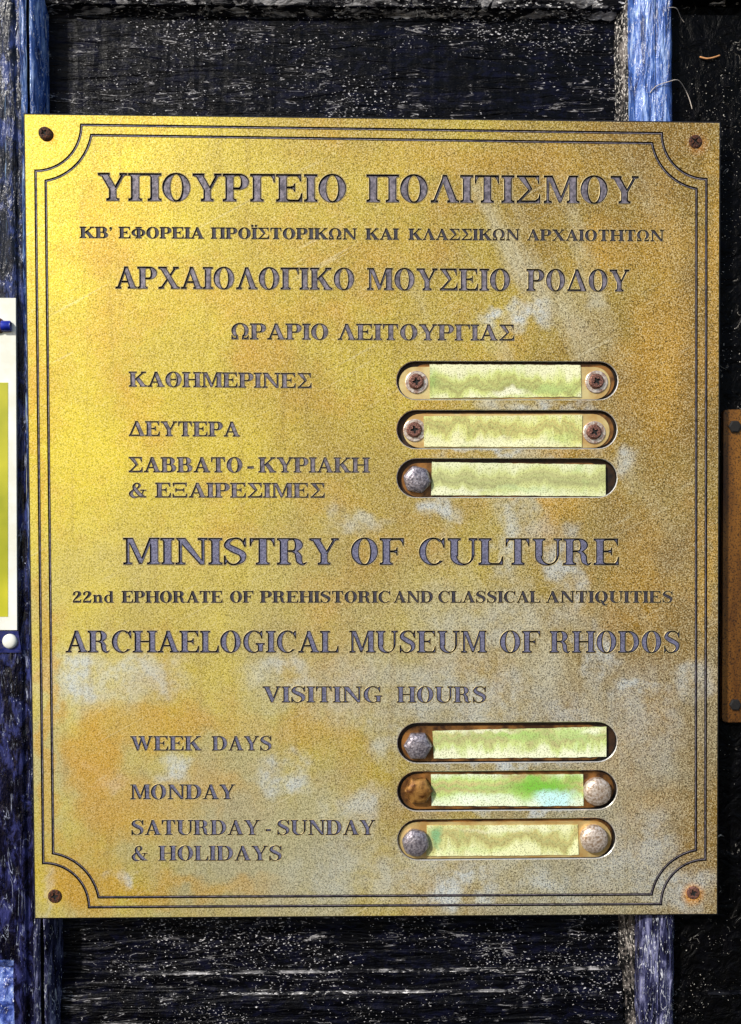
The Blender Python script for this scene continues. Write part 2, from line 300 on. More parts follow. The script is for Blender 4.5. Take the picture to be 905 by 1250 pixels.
PAP = [paper('label_cream_a', (.78, .78, .50), (.60, .66, .22), (.28, .27, .09), (.40, .62, .18), (0, 0, 0), .60, [(215, 163, 34, 6, .5, (.42, .62, .20)), (70, 172, 9, 18, .6, (.25, .42, .10)), (165, 158, 26, 7, .9, (.88, .88, .66))]),
       paper('label_cream_b', (.76, .75, .42), (.64, .66, .22), (.34, .29, .10), (.40, .60, .16), (.3, 0, 0), .62, [(225, 102, 26, 8, .4, (.45, .62, .20)), (150, 97, 80, 6, .6, (.84, .84, .56))]),
       paper('label_cream_c', (.74, .77, .48), (.58, .62, .25), (.30, .30, .13), (.40, .60, .22), (.7, 0, .2), .62, [(180, 38, 50, 6, .4, (.45, .62, .30)), (100, 36, 40, 5, .6, (.84, .85, .64))]),
       paper('label_green_d', (.80, .83, .58), (.56, .66, .24), (.36, .34, .15), (.35, .60, .18), (1.3, 0, .1), .60, [(175, -268, 46, 6, .6, (.34, .60, .14)), (245, -266, 34, 8, .5, (.42, .66, .22)), (120, -261, 60, 5, .7, (.88, .90, .68)), (270, -263, 18, 6, .8, (.86, .9, .66))]),
       paper('label_green_e', (.76, .84, .60), (.50, .66, .20), (.38, .32, .14), (.34, .58, .14), (2.1, 0, .4), .60, [(140, -332, 46, 7, .45, (.38, .60, .18)), (205, -332, 46, 17, .9, (.15, .48, .03)), (222, -347, 32, 13, .97, (.55, .86, .88)), (130, -346, 50, 7, .6, (.80, .90, .76)), (245, -322, 12, 8, .6, (.22, .40, .06)), (185, -318, 34, 5, .7, (.45, .27, .13))]),
       paper('label_cream_f', (.78, .80, .46), (.58, .59, .24), (.34, .29, .11), (.40, .62, .18), (2.9, 0, .3), .62, [(72, -393, 11, 15, .7, (.10, .40, .20)), (120, -410, 60, 5, .5, (.60, .72, .30)), (170, -384, 80, 4, .5, (.82, .83, .6))])]
WHITE = simple('white_plastic', (.84, .84, .80), .35, 0, .08, 60, .0, 0, (.74, .74, .64))
GREENP = simple('olive_green_sheet', (.60, .56, .03), .3, 0, .3, 10, .0, 0, (.26, .29, .01))
BLUEP = simple('blue_plastic', (.012, .03, .42), .3, 0, .5, 200)
NAVYP = simple('navy_gloss_strip', (.02, .03, .16), .15, 0, .6, 120, .001, .5)
COPPER = None
def copper():
    nb = NB('red_brown_brass')
    c = nb.ramp(nb.noise(22, 5, .65, nb.co((2.5, 1, .5), world=True)), [(.32, (.08, .027, .004)), (.65, (.26, .105, .014))])
    g = nb.noise(900, 1.5, .6)
    c = nb.mix(nb.ramp(g, [(.36, .8), (.5, 0.)]), c, (.02, .008, .003))
    return nb.out(c, .5, .3, nb.bump(g, .3, .0003))
COPPER = copper()
FIBRE = simple('pale_fibre', (.7, .62, .55), .7)
FIBREB = simple('orange_flake', (.62, .30, .12), .7)

# ---------------------------------------------------------------- object helpers
def mesh_obj(name, verts, faces, mats, parent=None, mi=None, smooth=False, loc=(0, 0, 0)):
    """verts in sign units relative to loc"""
    me = bpy.data.meshes.new(name)
    me.from_pydata([Vector((x * U, -z * U, y * U)) for x, y, z in verts], [], faces)
    for m in (mats if isinstance(mats, (list, tuple)) else [mats]): me.materials.append(m)
    if mi: me.polygons.foreach_set('material_index', mi)
    if smooth: me.polygons.foreach_set('use_smooth', [True] * len(me.polygons))
    me.update()
    o = bpy.data.objects.new(name, me); C.objects.link(o)
    place(o, loc, parent); return o
def place(o, loc, parent=None):
    if parent:
        o.parent = parent; o.location = W(*loc) - parent_origin(parent)
    else: o.location = W(*loc)
def parent_origin(p):
    v = p.location.copy()
    while p.parent: p = p.parent; v += p.location
    return v
def empty(name, loc):
    o = bpy.data.objects.new(name, None); C.objects.link(o); o.location = W(*loc); o.empty_display_size = .02; return o
def tag(o, label, cat, group=None):
    o['label'] = label; o['category'] = cat
    if group: o['group'] = group
def grid_profile(name, profile, x0, x1, nx, mat, parent, axis='x', wob=0.0, seed=0, loc=(0, 0, 0)):
    """sheet following a profile [(a, z)] extruded from x0 to x1; axis 'x' runs the sheet along x, 'y' along y"""
    r = random.Random(seed); V = []; F = []; n = len(profile)
    for i in range(nx + 1):
        t = x0 + (x1 - x0) * i / nx
        for (a, z) in profile:
            dz = r.uniform(-wob, wob); da = r.uniform(-wob, wob)
            V.append(((t - loc[0]), (a + da - loc[1]), z + dz - loc[2]) if axis == 'x' else ((a + da - loc[0]), (t - loc[1]), z + dz - loc[2]))
    for i in range(nx):
        for j in range(n - 1):
            q = (i * n + j, (i + 1) * n + j, (i + 1) * n + j + 1, i * n + j + 1)
            F.append(q if axis == 'x' else q[::-1])
    return mesh_obj(name, V, F, mat, parent, smooth=False, loc=loc)

# ---------------------------------------------------------------- glyphs (cap height 100, modern serif cut)
ST, HR, SF = 23.5, 9.0, 8.0
def rect(x0, y0, x1, y1): return [[(x0, y0), (x1, y0), (x1, y1), (x0, y1)]]
def ccw(p):
    a = sum(p[i][0] * p[(i + 1) % len(p)][1] - p[(i + 1) % len(p)][0] * p[i][1] for i in range(len(p)))
    return p if a > 0 else p[::-1]
def serif(xl, xr, y, up, ol=8, orr=8, b=5):
    s = 1 if up else -1                       # up: foot serif at y growing upward; else head serif
    pts = [(xl - ol, y), (xr + orr, y), (xr + orr, y + s * SF)]
    if orr > 0: pts += [(xr + orr * .35, y + s * (SF + b * .15)), (xr, y + s * (SF + b))]
    pts += [(xl, y + s * (SF + b)), (xl - ol * .35, y + s * (SF + b * .15)), (xl - ol, y + s * SF)] if ol > 0 else [(xl, y + s * (SF + b))]
    return [pts]
def stem(xl, w, y0=0, y1=100, foot=True, head=True, o=8):
    P = rect(xl, y0, xl + w, y1)
    if foot: P += serif(xl, xl + w, y0, True, o, o)
    if head: P += serif(xl, xl + w, y1, False, o, o)
    return P
def para(x0, y0, x1, y1, w): return [[(x0 - w / 2, y0), (x0 + w / 2, y0), (x1 + w / 2, y1), (x1 - w / 2, y1)]]
def strip(A, B):
    out = []
    for i in range(len(A) - 1):
        for t in ([A[i], A[i + 1], B[i + 1]], [A[i], B[i + 1], B[i]]):
            if abs((t[1][0] - t[0][0]) * (t[2][1] - t[0][1]) - (t[2][0] - t[0][0]) * (t[1][1] - t[0][1])) > .02: out.append(t)
    return out
def arc(cx, cy, rx, ry, a0, a1, n=20):
    return [(cx + rx * math.cos(math.radians(a0 + (a1 - a0) * i / n)), cy + ry * math.sin(math.radians(a0 + (a1 - a0) * i / n))) for i in range(n + 1)]
def ring(cx, cy, rx, ry, w=ST, h=5.0, a0=0, a1=360, n=28):
    return strip(arc(cx, cy, rx, ry, a0, a1, n), arc(cx, cy, rx - w, ry - h, a0, a1, n))
def stroke(pts, ws, m=7):
    C_ = []; n = len(pts)
    for i in range(n - 1):
        p0 = pts[max(i - 1, 0)]; p1 = pts[i]; p2 = pts[i + 1]; p3 = pts[min(i + 2, n - 1)]
        for k in range(m + (i == n - 2)):
            t = k / m
            q = [0.5 * ((2 * p1[d]) + (-p0[d] + p2[d]) * t + (2 * p0[d] - 5 * p1[d] + 4 * p2[d] - p3[d]) * t * t + (-p0[d] + 3 * p1[d] - 3 * p2[d] + p3[d]) * t ** 3) for d in (0, 1)]
            s_ = t * t * (3 - 2 * t); C_.append((q[0], q[1], ws[i] * (1 - s_) + ws[i + 1] * s_))
    A = []; B = []
    for i, (x, y, w_) in enumerate(C_):
        a = C_[max(i - 1, 0)]; b = C_[min(i + 1, len(C_) - 1)]
        dx, dy = b[0] - a[0], b[1] - a[1]; L = math.hypot(dx, dy) or 1
        A.append((x - dy / L * w_ / 2, y + dx / L * w_ / 2)); B.append((x + dy / L * w_ / 2, y - dx / L * w_ / 2))
    return strip(A, B)
def beak_r(x, y, s, L=26, base=9, fl=14):   # terminal at the right end of a bar at height y; s=-1 hangs down, 1 stands up
    return [[(x - fl, y), (x, y), (x, y + s * L), (x - 3.5, y + s * L), (x - 6.5, y + s * L * .55), (x - fl, y + s * base * .6)]]
def beak_l(x, y, s, L=26, base=9, fl=14):
    return [[(x + fl, y), (x, y), (x, y + s * L), (x + 3.5, y + s * L), (x + 6.5, y + s * L * .55), (x + fl, y + s * base * .6)]]
def midser(x, y, L=14):
    return [[(x - 12, y - HR / 2), (x - 5, y - 6), (x - 3.5, y - L), (x, y - L), (x, y + L), (x - 3.5, y + L), (x - 5, y + 6), (x - 12, y + HR / 2)]]
def bowl(xc, y0, y1, rx, w=ST, h=HR, n=16):
    cy = (y0 + y1) / 2; ry = (y1 - y0) / 2
    return strip(arc(xc, cy, rx, ry, -90, 90, n), arc(xc, cy, rx - w, ry - h, -90, 90, n))
G = {}
def glyph(ch, width, polys): G[ch] = (width, polys)
glyph('I', 41, stem(10, ST))
glyph('E', 84, stem(10, ST, o=8) + rect(20, 93, 76, 100) + beak_r(76, 100, -1) + rect(20, 0, 79, 7) + beak_r(79, 0, 1, 30) + rect(20, 48, 56, 55) + midser(58, 51.5))
glyph('F', 79, stem(10, ST) + rect(20, 93, 75, 100) + beak_r(75, 100, -1, 28) + rect(20, 47, 54, 54) + midser(56, 50.5))
glyph('L', 79, stem(10, ST) + rect(20, 0, 76, 7) + beak_r(76, 0, 1, 32))
glyph('Γ', 78, stem(10, ST) + rect(20, 93, 75, 100) + beak_r(75, 100, -1, 30))
glyph('T', 84, stem(31.5, ST, head=False) + rect(6, 93, 78, 100) + beak_r(78, 100, -1, 30) + beak_l(6, 100, -1, 30))
glyph('H', 98, stem(10, ST) + stem(67, ST) + rect(28, 47, 70, 54))
glyph('Π', 98, stem(10, ST) + stem(67, ST) + rect(20, 92.5, 80, 100))
glyph('A', 92, para(15, 0, 46, 97, HR) + [[(40, 100), (53, 100), (86, 0), (62, 0), (38, 84)]] + rect(24, 28, 68, 35) + serif(13, 18, 0, True, 8, 9, 2) + serif(63, 84, 0, True, 9, 6, 3))
glyph('Λ', 92, para(15, 0, 46, 97, HR) + [[(40, 100), (53, 100), (86, 0), (62, 0), (38, 84)]] + serif(13, 18, 0, True, 8, 9, 2) + serif(63, 84, 0, True, 9, 6, 3))
glyph('Δ', 92, para(11, 2, 45, 97, HR) + [[(39, 100), (52, 100), (88, 0), (64, 0), (38, 84)]] + rect(5, 0, 87, 8.5))
glyph('V', 92, para(78, 100, 49, 3, HR) + [[(10, 100), (33, 100), (57, 17), (51, 0), (43, 0)]] + serif(10, 32, 100, False, 6, 8, 3) + serif(75, 80, 100, False, 9, 8, 2))
glyph('Y', 92, rect(36, 0, 57, 46) + serif(36, 57, 0, True) + [[(9, 100), (32, 100), (58, 44), (50, 38), (36, 42)]] + para(79, 100, 53, 42, HR) + serif(10, 30, 100, False, 6, 8, 3) + serif(76, 81, 100, False, 9, 8, 2))
glyph('X', 92, [[(9, 100), (33, 100), (86, 0), (62, 0)]] + para(15, 0, 76, 100, HR) + serif(11, 31, 100, False, 6, 8, 3) + serif(64, 84, 0, True, 9, 6, 3) + serif(73, 78, 100, False, 9, 8, 2) + serif(13, 18, 0, True, 8, 9, 2))
glyph('K', 96, stem(10, ST) + para(80, 100, 26, 38, HR + 2) + [[(40, 62), (52, 66), (91, 0), (66, 0), (37, 49)]] + serif(77, 82, 100, False, 12, 8, 2) + serif(68, 88, 0, True, 9, 6, 3))
glyph('M', 112, rect(14, 0, 14 + HR, 100) + serif(14, 14 + HR, 0, True, 8, 8, 3) + [[(6, 100), (33, 100), (60, 20), (57, 2), (51, 2), (20, 88)]] + para(55, 3, 85, 99, HR) + stem(82, ST, head=False) + [[(80, 100), (110, 100), (110, 93.5), (84, 93.5)]] + rect(6, 93.5, 20, 100))
glyph('N', 100, rect(15, 0, 15 + HR, 100) + serif(15, 15 + HR, 0, True, 9, 9, 3) + [[(6, 100), (34, 100), (87, 6), (87, 0), (76, 0), (18, 84)]] + rect(80, 0, 80 + HR, 100) + serif(80, 80 + HR, 100, False, 10, 9, 3))
glyph('W', 128, [[(8, 100), (30, 100), (49, 22), (44, 0), (38, 0)]] + para(42, 4, 66, 95, HR) + [[(54, 100), (74, 100), (93, 22), (87, 0), (81, 0)]] + para(87, 4, 112, 100, HR) + serif(9, 29, 100, False, 6, 7, 3) + serif(109, 114, 100, False, 8, 8, 2) + serif(55, 73, 100, False, 8, 6, 3))
glyph('Σ', 84, rect(8, 93, 76, 100) + beak_r(76, 100, -1, 30) + [[(8, 100), (32, 100), (55, 52), (47, 45), (42, 50)]] + para(14, 5, 49, 50, HR + 1) + rect(8, 0, 79, 9.5) + beak_r(79, 0, 1, 32, 14, 17))
glyph('Ξ', 84, rect(8, 91, 76, 100) + beak_r(76, 100, -1, 24) + beak_l(8, 100, -1, 24) + rect(6, 0, 78, 9) + beak_r(78, 0, 1, 26) + beak_l(6, 0, 1, 26) + rect(24, 47, 60, 55) + midser(64, 51, 13) + [[(84 - x, y) for x, y in midser(64, 51, 13)[0]]])
glyph('O', 92, ring(46, 50, 41, 52))
glyph('Θ', 92, ring(46, 50, 41, 52) + rect(32, 46.5, 60, 53.5) + rect(30, 38, 33.5, 62) + rect(58.5, 38, 62, 62))
glyph('Q', 92, ring(46, 50, 41, 52) + stroke([(30, 16), (42, 22), (52, 8), (62, -14), (76, -18), (88, -8)], [5, 8, 15, 15, 8, 4]))
glyph('Φ', 98, ring(49, 50, 45, 35, 20, 5) + stem(38.5, ST))
glyph('D', 94, stem(10, ST) + bowl(46, 0, 100, 43) + rect(24, 93, 47, 100) + rect(24, 0, 47, 7))
glyph('P', 82, stem(10, ST) + bowl(50, 43, 100, 29) + rect(24, 93, 51, 100) + rect(24, 43, 51, 50))
glyph('R', 93, stem(10, ST) + bowl(49, 48, 100, 28) + rect(24, 93, 50, 100) + rect(24, 48, 50, 55) + stroke([(44, 51), (58, 46), (64, 30), (66, 14), (76, 2), (87, 9)], [6, 14, 20, 18, 9, 4]))
glyph('B', 87, stem(10, ST) + bowl(48, 49, 100, 27) + bowl(50, 0, 55, 32) + rect(24, 93, 49, 100) + rect(24, 48.5, 50, 55.5) + rect(24, 0, 51, 7))
glyph('C', 89, strip(arc(48, 50, 42, 52, 48, 318, 26), arc(51, 50, 24, 46, 52, 312, 26)) + [[(81, 100), (77, 100), (70, 88), (76, 76), (79, 64), (83, 64), (83, 100)]] + [[(74, 84), (79, 88), (80, 74), (76, 74)]])
glyph('G', 97, strip(arc(48, 50, 42, 52, 48, 322, 26), arc(51, 50, 24, 46, 52, 316, 26)) + [[(81, 100), (77, 100), (70, 88), (76, 76), (79, 64), (83, 64), (83, 100)]] + rect(65, 4, 85, 44) + serif(65, 85, 44, False, 9, 7, 4))
glyph('S', 77, stroke([(65, 80), (54, 95), (38, 98.5), (20, 88), (18, 70), (38, 55), (59, 40), (60, 17), (40, 1.5), (24, 4), (12, 20)], [4, 5, 6, 14, 20, 23, 21, 15, 6, 5, 4]) + [[(62, 88), (66, 100), (70, 100), (70, 67), (66, 67), (61, 82)]] + [[(8, 0), (12, 0), (17, 12), (14, 18), (11, 34), (7, 34), (7, 0)]])
glyph('U', 96, rect(12, 32, 12 + ST, 100) + serif(12, 12 + ST, 100, False) + rect(76, 32, 76 + HR, 100) + serif(76, 76 + HR, 100, False, 9, 9, 3) + strip(arc(47.75, 34, 35.75, 36, 180, 360, 20), arc(54.5, 34, 21.5, 29, 180, 360, 20)))
glyph('Ω', 94, strip(arc(47, 56, 41, 46, -52, 232, 26), arc(47, 56, 21, 40, -58, 238, 26)) + rect(8, 0, 38, 10) + rect(56, 0, 86, 10) + para(34, 4, 31, 27, 9) + para(60, 4, 63, 27, 9) + beak_l(6, 0, 1, 26, 14, 12) + beak_r(88, 0, 1, 26, 14, 12))
glyph('2', 66, stroke([(14, 72), (16, 86), (32, 95), (47, 86), (48, 70), (34, 48), (16, 26), (9, 6)], [12, 10, 7, 17, 20, 15, 8, 5]) + [ccw([(14 + 7 * math.cos(a / 8 * math.pi * 2), 71 + 7 * math.sin(a / 8 * math.pi * 2)) for a in range(8)])] + [[(8, 0), (56, 0), (59, 26), (55, 26), (50, 14), (30, 18), (10, 10)]])
glyph('n', 72, rect(12, 0, 28, 66) + rect(6, 60, 28, 66) + serif(12, 28, 0, True, 6, 6, 3) + rect(46, 0, 62, 44) + serif(46, 62, 0, True, 6, 6, 3) + stroke([(26, 50), (38, 62), (50, 58), (54, 42)], [5, 9, 14, 16]))
glyph('d', 72, rect(44, 0, 60, 98) + rect(36, 92, 60, 98) + rect(44, 0, 67, 6) + ring(34, 33, 27, 35, 15, 5))
glyph('&', 98, stroke([(72, 8), (54, 26), (34, 58), (28, 76), (36, 94), (52, 93), (58, 80), (46, 62), (24, 48), (12, 26), (22, 6), (44, 3), (64, 16), (74, 34), (78, 48)], [22, 21, 19, 14, 7, 7, 12, 7, 12, 19, 15, 7, 6, 6, 6]) + rect(62, 46, 92, 52) + [[(62, 0), (92, 0), (92, 6), (74, 14), (60, 14)]])
glyph('-', 40, rect(3, 26, 37, 40))
glyph("'", 26, [ccw([(13 + 8 * math.cos(a / 8 * math.pi * 2), 90 + 8 * math.sin(a / 8 * math.pi * 2)) for a in range(8)])] + [[(21, 92), (20, 80), (12, 66), (9, 68), (14, 80), (12, 86)]])
glyph('Ï', 41, stem(10, ST) + [[(8 + dx + 8.5 * math.cos(a / 8 * math.pi * 2), 117 + 8.5 * math.sin(a / 8 * math.pi * 2)) for a in range(8)] for dx in (0, 24)])
for a, b in zip('ΑΒΕΗΙΚΜΝΟΡΤΥΧΪ', 'ABEHIKMNOPTYXÏ'): G[a] = G[b]

TRI = {}
def glyph_tris(ch):
    """union of the strokes: verts, triangles, boundary edges (directed, inside on the left)"""
    if ch in TRI: return TRI[ch]
    V = []; F = []
    for p in G[ch][1]:
        p = ccw(p); F.append(list(range(len(V), len(V) + len(p)))); V += [Vector(q) for q in p]
    v, e, f, _a, _b, of_ = delaunay_2d_cdt(V, [], F, 1, 1e-4, True)
    vs = [(a.x, a.y) for a in v]; fs = []
    for t, src in zip(f, of_):
        if not src: continue
        t = list(t)
        if sum(vs[t[i]][0] * vs[t[(i + 1) % 3]][1] - vs[t[(i + 1) % 3]][0] * vs[t[i]][1] for i in range(3)) < 0: t = t[::-1]
        fs.append(t)
    ed = set((t[i], t[(i + 1) % 3]) for t in fs for i in range(3))
    bd = [e_ for e_ in ed if (e_[1], e_[0]) not in ed]
    TRI[ch] = (vs, fs, bd); return TRI[ch]

def inset(vs, bd, d):
    acc = {}
    for a, b in bd:
        dx, dy = vs[b][0] - vs[a][0], vs[b][1] - vs[a][1]; L = math.hypot(dx, dy)
        if L < 1e-6: continue
        n = (-dy / L, dx / L)
        for k in (a, b): acc.setdefault(k, []).append(n)
    out = [tuple(v) for v in vs]
    for k, ns in acc.items():
        sx, sy = sum(n[0] for n in ns), sum(n[1] for n in ns); L = math.hypot(sx, sy)
        if L < 1e-6: continue
        ux, uy = sx / L, sy / L
        c = max(.55, min(ux * n[0] + uy * n[1] for n in ns))
        out[k] = (vs[k][0] + ux * d / c, vs[k][1] + uy * d / c)
    return out

def tray(name, vs, fs, bd, d_in, depth, mats, parent, loc, z=0.0):
    """sunk floor with sloping walls; vs in sign units relative to loc"""
    cap_ = d_in / .034
    fl = inset(vs, bd, d_in); r1 = inset(vs, bd, -(.008 * cap_ + .12)); r2 = inset(vs, bd, -(.018 * cap_ + .30)); n = len(vs)
    V = [(x, y, z) for x, y in vs] + [(x, y, z - depth) for x, y in fl] + [(x, y, z + .16 + .005 * cap_) for x, y in r1] + [(x, y, z) for x, y in r2]
    F = [tuple(i + n for i in t) for t in fs]; mi = [0] * len(F)
    for a, b in bd:       # black wall down to the floor, and a thin raised ring added round the cut to catch sun
        F += [(a, b, b + n, a + n), (a + 2 * n, b + 2 * n, b, a), (a + 3 * n, b + 3 * n, b + 2 * n, a + 2 * n)]; mi += [1, 2, 2]
    used = sorted(set(i for f in F for i in f)); mp = {u: i for i, u in enumerate(used)}
    return mesh_obj(name, [V[u] for u in used], [tuple(mp[i] for i in f) for f in F], mats, parent, mi, loc=loc)

# ================================================================ door (large structure)
door = empty('panelled_door', (0, -600, -60))
tag(door, 'black and navy painted panelled wooden door behind the brass sign, paint wrinkled and flecked', 'door')
def lerp(a, b, t): return a + (b - a) * t
def skew_sheet(name, top, bot, mat, y0=-760, y1=760, ny=150, wob=.35, seed=1, sub=3):
    """vertical member: cross-section [(x, z)] given at y=+640 (top) and y=-640 (bot), same count"""
    r = random.Random(seed)
    def dens(p):
        q = []
        for i in range(len(p) - 1):
            for k in range(sub): q.append((lerp(p[i][0], p[i + 1][0], k / sub), lerp(p[i][1], p[i + 1][1], k / sub)))
        return q + [p[-1]]
    T_, B_ = dens(top), dens(bot); n = len(T_); V = []; F = []
    for j in range(ny + 1):
        y = lerp(y0, y1, j / ny); t = (y + 640) / 1280
        sw = 0.8 * math.sin(y * .021 + seed) + .5 * math.sin(y * .07 + seed * 2)
        for (b, a) in zip(B_, T_):
            V.append((lerp(b[0], a[0], t) + r.uniform(-wob, wob) + sw * .5, y, lerp(b[1], a[1], t) + r.uniform(-wob, wob)))
    for j in range(ny):
        for i in range(n - 1): F.append((j * n + i, j * n + i + 1, (j + 1) * n + i + 1, (j + 1) * n + i))
    return mesh_obj(name, [(x, y + 600, z + 60) for x, y, z in V], F, mat, door, smooth=True, loc=(0, -600, -60))
# left stile, with a worn lip along its right edge
skew_sheet('stile', [(-760, -11), (-500, -11), (-452, -10)], [(-760, -11), (-500, -11), (-452, -10)], DOORB, -545, 760, 130, .5, 3, 4)
skew_sheet('stile', [(-452, -10), (-443, -10), (-440, -13), (-436, -13), (-433, -10)], [(-452, -10), (-437, -10), (-434, -14), (-430, -14), (-426.5, -10)], DOORB, -760, 760, 150, .3, 4, 2)
# moulding: fillet, groove, bead sloping to the panel
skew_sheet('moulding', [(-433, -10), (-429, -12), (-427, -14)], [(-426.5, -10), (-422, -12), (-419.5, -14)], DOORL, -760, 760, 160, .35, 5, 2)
skew_sheet('moulding', [(-427, -14), (-426.5, -19), (-425, -19)], [(-419.5, -14), (-419, -19), (-417.5, -19)], DOORR, -760, 760, 100, .2, 6, 1)
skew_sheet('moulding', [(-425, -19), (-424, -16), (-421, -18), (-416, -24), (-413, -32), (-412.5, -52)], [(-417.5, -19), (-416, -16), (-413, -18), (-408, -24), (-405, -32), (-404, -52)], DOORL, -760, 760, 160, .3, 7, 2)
# lower rail meeting the left stile (sloping face turned to the sky)
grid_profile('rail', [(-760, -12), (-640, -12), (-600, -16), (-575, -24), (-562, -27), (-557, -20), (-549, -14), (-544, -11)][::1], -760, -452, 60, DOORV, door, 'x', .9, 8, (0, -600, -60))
# deep panel between the mouldings
prof = [(-760, -40), (-660, -41), (-622, -41), (-613, -42.5), (-610, -46), (-600, -46.5), (-588, -46), (-585, -52), (-583, -53), (-300, -53), (0, -53), (300, -53), (500, -53), (560, -53), (634, -53), (641, -49), (646, -40), (655, -36), (760, -35)]
grid_profile('panel', prof, -413, 320, 120, DOORP, door, 'x', .25, 9, (0, -600, -60))
grid_profile('ledge', [(-586.6, -46.6), (-585.4, -45.2), (-584.0, -46.0), (-583.4, -50)], -330, 318, 140, LEDGE, door, 'x', .45, 21, (0, -600, -60))
grid_profile('ledge', [(-611.6, -42.2), (-610.6, -41.2), (-609.6, -41.8), (-609, -45)], -200, 190, 90, LEDGE, door, 'x', .35, 22, (0, -600, -60))
grid_profile('ledge', [(636, -53), (640, -48.5), (647, -39.4), (655, -35.4), (700, -34.6)], -413, 320, 120, LEDGE, door, 'x', .6, 23, (0, -600, -60))
# right stile: hollow, broad rounded face, and the next panel beyond
skew_sheet('moulding', [(306, -52), (311, -44), (314, -38), (318, -34)], [(318, -52), (326, -45), (330, -38), (334, -34)], DOORW, -760, 760, 150, .8, 10, 3)
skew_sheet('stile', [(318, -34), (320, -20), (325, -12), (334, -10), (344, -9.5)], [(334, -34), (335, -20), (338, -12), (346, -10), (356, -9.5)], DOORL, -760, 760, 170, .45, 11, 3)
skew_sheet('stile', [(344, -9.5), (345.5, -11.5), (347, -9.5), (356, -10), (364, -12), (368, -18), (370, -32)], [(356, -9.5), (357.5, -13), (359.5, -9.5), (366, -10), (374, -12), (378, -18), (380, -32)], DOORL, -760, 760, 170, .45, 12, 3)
grid_profile('ledge', [(-610.4, -26.6), (-608.6, -25.2), (-606.8, -27), (-606, -31)], 425, 760, 60, LEDGE, door, 'x', .6, 24, (0, -600, -60))
grid_profile('ledge', [(644, -26), (649, -17.4), (760, -16.4)], 400, 760, 60, LEDGE, door, 'x', .6, 25, (0, -600, -60))
prof2 = [(-760, -26), (-640, -26), (-612, -27), (-609, -32), (-560, -32), (0, -32), (560, -32), (636, -32), (643, -28), (648, -18), (760, -17)]
grid_profile('panel', prof2, 369, 760, 60, DOORR, door, 'x', .2, 13, (0, -600, -60))

# ================================================================ the sign
sign = empty('museum_sign', (0, -494, -6))
tag(sign, 'large weathered brass museum sign engraved in Greek and English, with six oval slots', 'sign')
LET = []                                    # (char, x, baseline, scale x, scale y, line index)
for li, words in enumerate(LINES):
    for (wd, x0, y0, x1, y1, cap) in words:
        gap = -1.5
        adv = [G[c][0] for c in wd]
        # side bearings of the first and last letter lie outside the measured width
        lb = min(q[0] for p in G[wd[0]][1] for q in p); rb = adv[-1] - max(q[0] for p in G[wd[-1]][1] for q in p)
        if wd == "-": cap_s = cap / 100
        tot = sum(adv) + gap * (len(wd) - 1) - lb - rb
        sx = (x1 - x0) / tot; sy = cap / 100; x = x0 - lb * sx
        for c, a in zip(wd, adv):
            t = (x - x0) / max(x1 - x0, 1)
            LET.append((c, x, lerp(y0, y1, t), sx, sy, li)); x += (a + gap) * sx
NL = len(LET)
# --- plate front: one triangulated sheet with every cut taken out of it
V2 = []; F2 = []; kind = []
def add_poly(pts, k):
    pts = ccw(pts); F2.append(list(range(len(V2), len(V2) + len(pts)))); V2.extend(Vector(q) for q in pts); kind.append(k)
bev = 2.0
px = [(x + (bev if x < 0 else -bev), y + (bev if y < 0 else -bev)) for x, y in PLATE]
add_poly(px, 'plate')
for (c, x, y, sx, sy, li) in LET:
    vs, fs, bd = glyph_tris(c)
    base = len(V2); V2.extend(Vector((x + a * sx, y + b * sy)) for a, b in vs)
    for t in fs: F2.append([base + i for i in t]); kind.append('cut')
def border(off, r):
    """closed centre line with hollow quarter-circle corners"""
    (ax, ay), (bx, by), (cx, cy), (dx, dy) = BORDER_OUT
    cs = [(ax + off, ay - off, ax, ay, 0, -90), (bx - off, by - off, bx, by, 270, 180), (cx - off, cy + off, cx, cy, 180, 90), (dx + off, dy + off, dx, dy, 90, 0)]
    P = []
    n = 22
    ro = math.sqrt(r * r - off * off)
    # going clockwise from the top-left corner; each corner arc is centred on the outer border corner
    def arcp(cx_, cy_, p0, p1):
        a0 = math.atan2(p0[1] - cy_, p0[0] - cx_); a1 = math.atan2(p1[1] - cy_, p1[0] - cx_)
        d = a1 - a0
        while d > math.pi: d -= 2 * math.pi
        while d < -math.pi: d += 2 * math.pi
        return [(cx_ + r * math.cos(a0 + d * i / n), cy_ + r * math.sin(a0 + d * i / n)) for i in range(n + 1)]
    P += arcp(ax, ay, (ax + off, ay - ro), (ax + ro, ay - off))
    P += arcp(bx, by, (bx - ro, by - off), (bx - off, by - ro))
    P += arcp(cx, cy, (cx - off, cy + ro), (cx - ro, cy + off))
    P += arcp(dx, dy, (dx + ro, dy + off), (dx + off, dy + ro))
    return P
def band(P, w_):
    n = len(P); A = []; B = []
    for i in range(n):
        a, b, c = P[i - 1], P[i], P[(i + 1) % n]
        def nn(p, q):
            dx, dy = q[0] - p[0], q[1] - p[1]; L = math.hypot(dx, dy) or 1; return (-dy / L, dx / L)
        n1, n2 = nn(a, b), nn(b, c); sx, sy = n1[0] + n2[0], n1[1] + n2[1]; L = math.hypot(sx, sy)
        ux, uy = sx / L, sy / L; k = w_ / 2 / max(.5, ux * n1[0] + uy * n1[1])
        A.append((b[0] + ux * k, b[1] + uy * k)); B.append((b[0] - ux * k, b[1] - uy * k))
    return A, B
BW = 3.5
bands = []
for off, r in ((0.0, 55.5), (12.2, 68.5)):
    A, B = band(border(off, r), BW); bands.append((A, B)); n = len(A)
    for i in range(n): add_poly([A[i], A[(i + 1) % n], B[(i + 1) % n], B[i]], 'cut')
